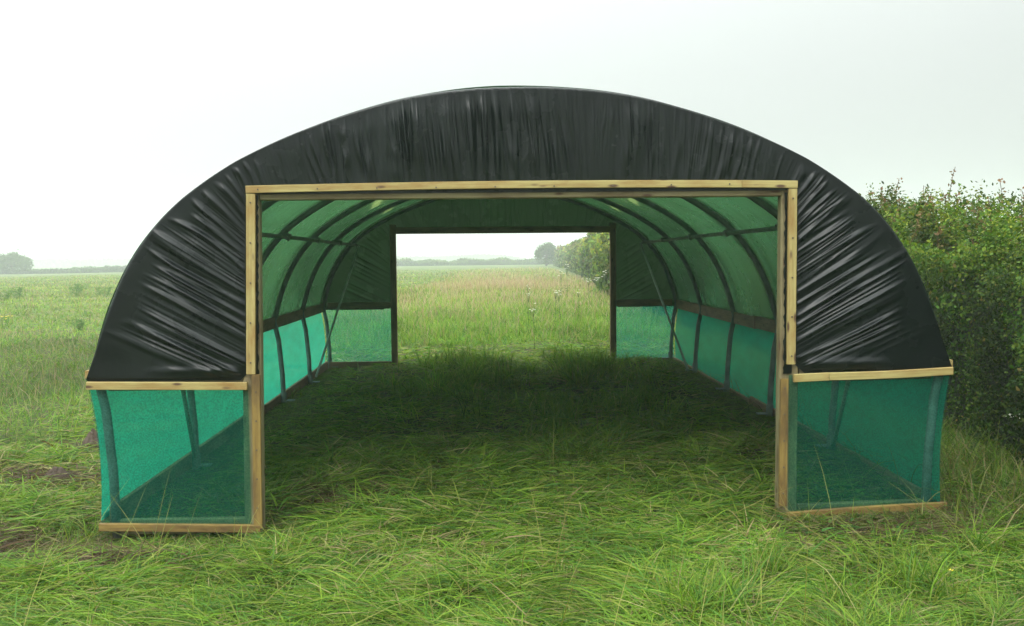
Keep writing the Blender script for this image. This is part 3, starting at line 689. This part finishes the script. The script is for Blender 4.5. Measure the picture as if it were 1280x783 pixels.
def hedge(name, label, path, width, hfun, n, lsize, seed, group=None, shoots=0, noise_amp=.22, far=False, pal=LEAFC, core=True):
    """path: (y or s) -> centre line points; the hedge stands on it"""
    T_ = empty(name, tuple(path(0.02))[:2]+(0,)); tag(T_, label, 'hedge', group)
    ox, oy = T_.location.x, T_.location.y
    def surf(u, a, r=1.0):
        """u along 0..1, a angle 0..pi across (0 = right foot, pi = left foot)"""
        c = np.array([path(v) for v in u]) if not callable(getattr(path, 'vec', None)) else path.vec(u)
        c2 = path.vec(np.clip(u+.004, 0, 1.01)); t = c2-path.vec(u-.004); t /= np.linalg.norm(t, axis=1, keepdims=True)
        side = np.stack([t[:, 1], -t[:, 0]], -1)
        h = hfun(u); ca, sa = np.cos(a), np.sin(a)
        cx = np.sign(ca)*np.abs(ca)**.55*width/2; cz = np.abs(sa)**.60*h
        s_ = u*path.length
        nn = noise_amp*(fbm(s_+a*1.3, a*2.0*h, .9 if not far else 3.5, seed, 3)-.5)*2+noise_amp*.6*(vnoise(s_, a*3, .35 if not far else 1.2, seed+5)-.5)*2
        k = r*(1+nn/(width/2+.3))
        P = np.stack([c[:, 0]+side[:, 0]*cx*k-ox, c[:, 1]+side[:, 1]*cx*k-oy, cz*k*(1-.0)], -1)
        Nr = np.stack([side[:, 0]*np.sign(ca)*np.abs(ca)**1.2, side[:, 1]*np.sign(ca)*np.abs(ca)**1.2, np.abs(sa)**1.5], -1)
        P[:, 2] += gz(c[:, 0], c[:, 1])
        return P, Nr/np.linalg.norm(Nr, axis=1, keepdims=True)
    # near part is denser
    u = rng.random(n)**path.bias; a = rng.uniform(.02, math.pi-.02, n); a = np.where(rng.random(n) < path.leftface, math.pi-np.abs(rng.normal(0, .9, n))%(math.pi), a)
    a = np.where(rng.random(n) < .16, math.pi-np.abs(rng.normal(0, .10, n)), a)
    a = np.clip(a, .004, math.pi-.004)
    r = 1-np.abs(rng.normal(0, .10, n))
    P, Nr = surf(u, a, r)
    cl = fbm(u*path.length*1.0, a*2.4, .40 if not far else 2.0, seed+9, 2)
    keep = rng.random(n) < .30+1.5*sstep(.34, .56, cl)+.5*(np.sin(a) > .8)
    r = r+.05*(cl-.5)*4*(0 if far else 1); P, Nr = surf(u, a, r)
    P, Nr, u, a, r, cl = P[keep], Nr[keep], u[keep], a[keep], r[keep], cl[keep]; m = len(P)
    P += rng.normal(0, .03 if not far else .12, P.shape)
    cc = pal[rng.integers(0, len(pal), m)]*rng.uniform(.75, 1.3, (m, 1))
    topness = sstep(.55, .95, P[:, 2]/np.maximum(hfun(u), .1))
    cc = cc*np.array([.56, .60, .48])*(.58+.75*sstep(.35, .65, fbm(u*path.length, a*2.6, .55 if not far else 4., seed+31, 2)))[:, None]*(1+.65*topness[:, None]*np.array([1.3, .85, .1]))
    br = rng.random(m) < .02+.10*sstep(.55, .75, fbm(u*path.length, a*2, 1.3, seed+21)); cc[br] = np.array([.15, .12, .03])*rng.uniform(.6, 1.3, (br.sum(), 1))
    dist = np.hypot(P[:, 0]+ox-CAM[0], P[:, 1]+oy-CAM[1])
    sz = lsize*rng.uniform(.6, 1.5, m)*np.where(fbm(u*path.length, a*2, .8, seed+41, 2) > .56, 1.45, 1)*np.clip(dist/12, 1, 30) if not far else lsize*rng.uniform(.6, 1.35, m)
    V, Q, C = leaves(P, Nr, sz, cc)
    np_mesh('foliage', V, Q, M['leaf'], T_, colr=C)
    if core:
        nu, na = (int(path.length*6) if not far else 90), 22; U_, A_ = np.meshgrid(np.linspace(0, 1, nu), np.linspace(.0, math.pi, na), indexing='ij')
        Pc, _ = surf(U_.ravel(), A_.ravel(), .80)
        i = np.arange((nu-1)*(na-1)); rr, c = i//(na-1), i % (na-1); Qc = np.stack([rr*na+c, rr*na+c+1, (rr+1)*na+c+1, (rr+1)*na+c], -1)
        np_mesh('dark_core', Pc, Qc, M['core'], T_, smooth=True)  # smooth inner shell; shade between the leaves put into its near-black colour
    if shoots:
        mb = []; lv = []
        for k in range(shoots):
            uu = random.random()**path.bias; aa = random.uniform(.30*math.pi, .80*math.pi)
            p, _ = surf(np.array([uu]), np.array([aa]), .97); p = p[0]
            h = random.uniform(.12, .34)*(1 if random.random() > .16 else 1.7); lean = rng.normal(0, .22, 2)
            dist_ = math.hypot(p[0]+ox-CAM[0], p[1]+oy-CAM[1]); sc = max(1, dist_/12)
            n_ = 5; pts = [np.array([p[0]+lean[0]*h*(q/n_)**1.4+random.uniform(-.008, .008), p[1]+lean[1]*h*(q/n_), p[2]-.06+h*q/n_]) for q in range(n_+1)]
            mb.append((pts, sc))
            for q in range(int(10+h*50)):
                t = random.uniform(.15, 1); i0 = min(int(t*n_), n_-1); f = t*n_-i0; b = pts[i0]*(1-f)+pts[i0+1]*f
                lv.append((b+rng.normal(0, .018, 3)*sc, sc, t))
        P2 = np.array([v[0] for v in lv]); sc2 = np.array([v[1] for v in lv]); tt = np.array([v[2] for v in lv])[:, None]
        cc = np.array([.11, .13, .035])*(1-tt*.6)+np.array([.20, .075, .06])*tt*.8; cc = cc*rng.uniform(.7, 1.3, (len(P2), 1))
        V1, Q1, C1 = leaves(P2, np.tile([0, -.3, .6], (len(P2), 1)), .036*sc2*rng.uniform(.6, 1.4, len(P2)), cc)
        Vs, Qs, Cs = [], [], []; o_ = len(V1)
        for pts, sc in mb:
            for q in range(len(pts)-1):
                w0 = .0035*sc; a_, b_ = pts[q], pts[q+1]
                for dx, dy in ((w0, 0), (0, w0)):
                    Vs += [a_-[dx, dy, 0], a_+[dx, dy, 0], b_+[dx*.8, dy*.8, 0], b_-[dx*.8, dy*.8, 0]]; Qs.append([o_, o_+1, o_+2, o_+3]); o_ += 4
                    Cs += [(.10, .06, .035)]*4
        np_mesh('shoots', np.concatenate([V1, np.array(Vs)]), np.concatenate([Q1, np.array(Qs)]), M['leaf'], T_, colr=np.concatenate([C1, np.array(Cs)]))
    return T_, surf
class Path:
    def __init__(s, pts, bias=1.0, leftface=.0):
        s.p = np.array(pts, float); s.d = np.concatenate([[0], np.cumsum(np.hypot(*np.diff(s.p, axis=0).T))]); s.length = s.d[-1]; s.bias = bias; s.leftface = leftface
    def vec(s, u):
        q = np.asarray(u)*s.length; e = np.clip(q, 0, s.length); r = np.stack([np.interp(e, s.d, s.p[:, 0]), np.interp(e, s.d, s.p[:, 1])], -1)
        t0 = (s.p[1]-s.p[0])/np.linalg.norm(s.p[1]-s.p[0]); t1 = (s.p[-1]-s.p[-2])/np.linalg.norm(s.p[-1]-s.p[-2])
        return r+np.minimum(q, 0)[..., None]*t0+np.maximum(q-s.length, 0)[..., None]*t1
    def __call__(s, u): return s.vec(np.array([u]))[0]
W_ = 2.3
nearp = Path([(hedge_face(y)+W_/2, y) for y in (-4, 0, 6, 12, 18)], 1.0, .55)
Hn, surfn = hedge('hawthorn_hedge', 'dense green hedge with reddish shoots on top standing close beside the right of the polytunnel', nearp, W_,
      lambda u: 2.17+.04*np.sin(u*19)-.06*sstep(.35, .6, u)+.35*sstep(.65, 1, u), 520000, .0255, 101, shoots=330)
# bare stems at the hedge foot
for k in range(12):
    m = MB(); y = random.uniform(-3, 9); x = float(hedge_face(y))+random.uniform(.05, .5)
    q = [(x+random.uniform(-.15, .15)*t-Hn.location.x, y+random.uniform(-.2, .2)*t-Hn.location.y, float(gz(x, y))+t*random.uniform(.8, 1.3)) for t in (0, .3, .6, 1)]
    m.tube(q, [.016, .012, .009, .005], 6)
    m.build('stem', M['bark'], Hn, True)
farp = Path([(hedge_face(18)+W_/2, 18), (6.4, 36), (8.6, 60), (12, 110), (15.5, 170), (19, 240)], 1.35, .55)
hedge('field_hedge', 'tall bushy hedge running away from the tunnel down the right side of the meadow', farp, 3.0,
      lambda u: 2.6+.7*sstep(.04, .18, u)+.25*np.sin(u*31)+.2*np.sin(u*67), 110000, .050, 131, noise_amp=.35, shoots=160, pal=LEAFC*np.array([1.9, 1.55, 1.5]))
FARC = LEAFC*.9
hedge('boundary_hedge', 'low misty hedge across the far end of the field behind the tunnel opening', Path([(-75, 262), (-30, 285), (22, 300), (80, 305)], 1, .1), 4.5,
      lambda u: 1.7+.25*np.sin(u*41)+.2*np.sin(u*97), 30000, .5, 151, far=True, noise_amp=.7, pal=FARC)
hedge('boundary_hedge', 'low misty hedge across the field at the left edge beside the lone tree', Path([(-260, 262), (-170, 245), (-110, 240), (-76, 258)], 1, .1), 3.5,
      lambda u: 1.25+.25*np.sin(u*37), 30000, .45, 171, far=True, noise_amp=.5, pal=FARC)

def tree(name, label, x, y, h, cw, seed, n=9000, ls=.34, lobes=9):
    r = np.random.default_rng(seed); z0 = float(gz(x, y)); o = empty(name, (x, y, z0)); tag(o, label, 'tree')
    m = MB(); m.tube([(0, 0, -.3), (.05, 0, h*.25), (.1, .1, h*.5)], [.32, .25, .16], 9)
    for k in range(lobes):
        a = 2*math.pi*k/lobes+r.uniform(-.3, .3); e = r.uniform(.3, 1.1); L = cw*.38
        b = h*r.uniform(.18, .45)
        m.tube([(.05, 0, b), (math.cos(a)*L*.5, math.sin(a)*L*.5, b+math.sin(e)*L*.4), (math.cos(a)*L*math.cos(e), math.sin(a)*L*math.cos(e), b+math.sin(e)*L)], [.13, .08, .04], 6)
    m.build('trunk', M['bark'], o, True)
    Ps, Ns = [], []
    cs = [(0, 0, h*.55, cw*.36), (0, 0, h*.25, cw*.30), (cw*.15, 0, h*.2, cw*.25), (-cw*.15, 0, h*.2, cw*.25)]
    for k in range(lobes*4):
        a = r.uniform(0, 2*math.pi); q = math.sqrt(r.random())*.36*cw; zc_ = h*(.28+.50*r.random()*(1-.55*(q/(.36*cw))**2)); cs.append((math.cos(a)*q, math.sin(a)*q, zc_, cw*r.uniform(.10, .19)))
    per = n//len(cs)
    for (a, b, c, rad) in cs:
        v = r.normal(0, 1, (per, 3)); v /= np.linalg.norm(v, axis=1, keepdims=True)
        rr = rad*(1-np.abs(r.normal(0, .22, per)))*(1+.25*(r.random(per)-.3)); P = np.array([a, b, c])+v*rr[:, None]*np.array([1, 1, .85]); Ps.append(P); Ns.append(v)
    P = np.concatenate(Ps); Nn = np.concatenate(Ns); k = (P[:, 2] > h*.06) & (P[:, 2] < h*1.02); P, Nn = P[k], Nn[k]
    cc = FARC[r.integers(0, len(FARC), len(P))]*r.uniform(.7, 1.2, (len(P), 1))*.8
    V, Q, C = leaves(P, Nn, ls*r.uniform(.6, 1.4, len(P)), cc); np_mesh('crown', V, Q, M['leaf'], o, colr=C)
    return o
tree('field_tree', 'round misty tree at the left edge of the field', *at_y(17, 345, 240)[:2], 6.3, 9.8, 5, n=9000)
tree('field_tree', 'small misty bush tree cut off by the left edge of the photo', *at_y(-12, 345, 236)[:2], 4.6, 6.5, 6, n=4000)
q = at_y(683, 325, 232); tree('field_tree', 'grey hazy tree rising behind the hedge seen through the far opening', q[0], q[1], 6.9, 6.6, 9, n=7000)
q = at_y(707, 325, 215); tree('field_tree', 'low hazy tree just right of the taller one beyond the far opening', q[0], q[1], 5.3, 5.5, 10, n=5000)
# wooded skyline far off
def wood(name, label, x0, x1, y, h, seed):
    n = 9000; x = rng.uniform(x0, x1, n); e = h*(.55+.6*fbm(x, x*0, 60, seed, 3))*sstep(x0, x0+60, x)*(1-sstep(x1-60, x1, x)); z = e*rng.random(n)**.6-1
    P = np.stack([x-x0, rng.uniform(-15, 15, n), z], -1); cc = pick(FARC, n)
    V, Q, C = leaves(P, np.tile([0, -1, .5], (n, 1)), rng.uniform(2, 5, n), cc); o = np_mesh(name, V, Q, M['leaf'], colr=C); o.location = (x0, y, 0)
    tag(o, label, 'woodland', kind='stuff')
wood('distant_woodland', 'faint wooded skyline in the mist at the left', -430, 60, 800, 7, 77)

# ------------------------------------------------------------------ small plants, clods
def ground_at(px, py):
    d = _fw*F+_R*(px-640)-_U*(py-391.5); q = CAM+d*(-CAM[2]/d[2]); return float(q[0]), float(q[1])
def parsley(x, y, h, label, big=1.0):
    z0 = float(gz(x, y)); o = empty('cow_parsley', (x, y, z0)); tag(o, label, 'wildflower', 'white cow parsley in the meadow')
    st = MB(); d = max(y-CAM[1], 6); th = .0025*max(1, d/14)
    nb = 5
    top = np.array([random.uniform(-.05, .05), random.uniform(-.05, .05), h*.72]); st.tube([(0, 0, 0), tuple(top*[.5, .5, .5]), tuple(top)], [th*1.4, th*1.2, th], 5)
    for k in range(nb):
        a = 2*math.pi*k/nb+random.random(); r = random.uniform(.05, .16)*big; e = top+np.array([math.cos(a)*r, math.sin(a)*r, h*random.uniform(.12, .30)])
        st.tube([tuple(top), tuple((top+e)/2+[0, 0, -.01]), tuple(e)], th*.8, 5)
        heads = MB()
        for j in range(26):
            b = random.uniform(0, 6.28); q = .045*big*math.sqrt(random.random()); c = e+np.array([math.cos(b)*q, math.sin(b)*q, .015-q*.25])
            s_ = .019*big; n0 = len(heads.V)
            for (dx, dy, dz) in ((-1, 0, 0), (0, -1, .2), (1, 0, 0), (0, 1, .2)): heads.V.append(tuple(c+np.array([dx, dy, dz])*s_)); heads.UV.append((0, 0))
            heads.V.append(tuple(c+np.array([0, 0, s_*.7]))); heads.UV.append((0, 0))
            for t in range(4): heads.Fc.append((n0+t, n0+(t+1) % 4, n0+4))
        heads.build('flower_head', M['white_petal'], o)
    lf = []
    for k in range(14): lf.append([random.uniform(-.12, .12), random.uniform(-.12, .12), random.uniform(.1, .5)*h])
    V, Q, C = leaves(np.array(lf), np.tile([0, 0, 1.], (14, 1)), .09*big, np.tile([.06, .12, .03], (14, 1))); np_mesh('leaves', V, Q, M['leaf'], o, colr=C)
    st.build('stem', M['stemg'], o, True)
M['stemg'] = flat_mat('green_stem', (.06, .11, .03), (.10, .15, .05), 20)
x0, y0 = 4.05, 1.45
parsley(float(at_y(1281, 537, .9)[0]), .9, float(at_y(1281, 537, .9)[2])*1.0+.02, 'white cow parsley leaning out of the hedge at the right edge of the photo', 1.0)
for i, (px, py, lb) in enumerate([(701, 342, 'leftmost white cow parsley at the foot of the hedge beyond the opening'), (709, 334, 'white cow parsley in front of the darkest part of the distant hedge'),
        (735, 352, 'white cow parsley at the left end of the cluster at the hedge foot'), (750, 346, 'white cow parsley at the right end of the cluster below the far hedge'), (756, 341, 'white cow parsley half behind the far right door post'),
        (659, 360, 'lone white flower head in the middle of the meadow beyond the opening'), (660, 370, 'lone white cow parsley just below another in the meadow middle'), (668, 384, 'lowest white cow parsley in the meadow beyond the opening'),
        (694, 367, 'flat white flower head in the meadow right of centre'), (701, 369, 'flat white flower head just right of its neighbour in the meadow'), (722, 365, 'white flower head in the meadow near the right door post'), (744, 351, 'white cow parsley in the middle of the hedge foot cluster')]):
    h = .85; k = _fw*F+_R*(px-640)-_U*(py-391.5); q = CAM+k*((h-CAM[2])/k[2]); yy = min(float(q[1]), 31)
    if yy >= 30.9: q = at_y(px, py, 31); h = max(float(q[2]), .5)
    parsley(float(q[0]), yy, h, lb, 0.75 if i < 5 or i > 10 else .42)
def buttercup(px, py, label, n=1, s=.011, h=.13):
    x, y = ground_at(px, py); o = empty('buttercup', (x, y, float(gz(x, y)))); tag(o, label, 'wildflower', 'yellow buttercups in the grass')
    st = MB()
    for k in range(n):
        fl = MB()
        bx, by, hh = random.uniform(-1, 1)*s*7*(n > 1), random.uniform(-1, 1)*s*5*(n > 1), h*random.uniform(.85, 1.15)
        st.tube([(bx*.5, by*.5, 0), (bx, by, hh*.6), (bx, by, hh)], .0016*s/.011, 5)
        for j in range(5):
            a = j*2*math.pi/5; n0 = len(fl.V)
            for (r, da, dz) in ((.1, 0, 0), (.75, -.5, .35), (1.05, 0, .6), (.75, .5, .35)):
                fl.V.append((bx+math.cos(a+da)*r*s, by+math.sin(a+da)*r*s, hh+dz*s)); fl.UV.append((0, 0))
            fl.Fc.append((n0, n0+1, n0+2, n0+3))
        fl.build('flower_head', M['yellow_petal'], o)
    st.build('stem', M['stemg'], o)
buttercup(1188, 742, 'single yellow buttercup in the grass at the lower right', 1, .014, .09)
buttercup(3, 412, 'patch of yellow flowers at the left edge of the field', 14, .035, .3)
def clod(px, py, r, h, label, seed):
    x, y = ground_at(px, py); n, k = 40, 18
    U_, V_ = np.meshgrid(np.linspace(0, 2*math.pi, n, endpoint=False), np.linspace(0, 1, k), indexing='ij')
    nn = .7+.7*fbm(np.cos(U_)*2+seed, np.sin(U_)*2, .7, seed)
    R2 = r*V_*nn; Z = h*(1-V_**1.6)*(.6+.8*fbm(np.cos(U_)*V_*3, np.sin(U_)*V_*3, .35, seed+2))-.02*V_
    P = np.stack([R2*np.cos(U_), R2*.7*np.sin(U_), Z+.01], -1).reshape(-1, 3)
    Q = [((i % n)*k+j, (i % n)*k+j+1, ((i+1) % n)*k+j+1, ((i+1) % n)*k+j) for i in range(n) for j in range(k-1)]
    o = np_mesh('soil_clod', P, Q, M['soil'], smooth=True); o.location = (x, y, float(gz(x, y))); tag(o, label, 'clod', 'clods of dug soil')
clod(72, 593, .13, .09, 'dark clod of soil lying in the grass left of the tunnel', 3)
clod(117, 556, .12, .14, 'brown clod of soil half hidden in grass beside the left netting', 4)
def weed(px, py, h, label, seed):
    x, y = ground_at(px, py); o = empty('dock_plant', (x, y, float(gz(x, y)))); tag(o, label, 'weed', 'dark weeds in the left field')
    h *= .62
    m = MB(); P = []
    for k in range(5):
        dx, dy = random.uniform(-.9, .9)*h, random.uniform(-.5, .5)*h; m.tube([(dx*.3, dy*.3, 0), (dx, dy, h*random.uniform(.7, 1))], .003*y/20, 5)
        for j in range(90): t = random.random()**.7; P.append([dx*(.3+.7*t)+random.gauss(0, .16)*h, dy*(.3+.7*t)+random.gauss(0, .07)*h, t*h])
    P = np.array(P); V, Q, C = leaves(P, np.tile([0, -.3, .9], (len(P), 1)), .11*h*rng.uniform(.6, 1.3, len(P)), np.tile([.075, .17, .03], (len(P), 1))); np_mesh('leaves', V, Q, M['leaf'], o, colr=C); m.build('stem', M['stemg'], o)
weed(102, 398-30, .85, 'bushy dark weed clump in the left field near the tunnel wall', 1)
weed(92, 372, .8, 'bushy dark weed clump left of its twin in the left field', 2)
weed(131, 372, .8, 'dark weed beside the outline of the tunnel at the left', 3)
weed(22, 375, .9, 'tall weed clump below the round tree at the left', 4)
weed(4, 378, .8, 'dark weed clump at the very left edge of the field', 5)
weed(101, 415, .5, 'small dark upright weed between the clumps and the tunnel', 6)

# ------------------------------------------------------------------ mist
m, t, out = newmat('mist'); pv = N(t, 'ShaderNodeVolumePrincipled'); pv.inputs['Color'].default_value = (.89, .94, .92, 1)
pv.inputs['Density'].default_value = .0018; pv.inputs['Anisotropy'].default_value = .2; t.links.new(pv.outputs[0], out.inputs['Volume'])
x0, x1, y0, y1, z0, z1 = -2300, 2300, -450, 3600, -3.0, 26
V = [(x, y, z) for x in (x0, x1) for y in (y0, y1) for z in (z0, z1)]
Q = [(0, 1, 3, 2), (4, 6, 7, 5), (0, 4, 5, 1), (2, 3, 7, 6), (0, 2, 6, 4), (1, 5, 7, 3)]
hz_ = np_mesh('haze', V, Q, m); tag(hz_, 'pale rainy mist over the field', None, kind='stuff')
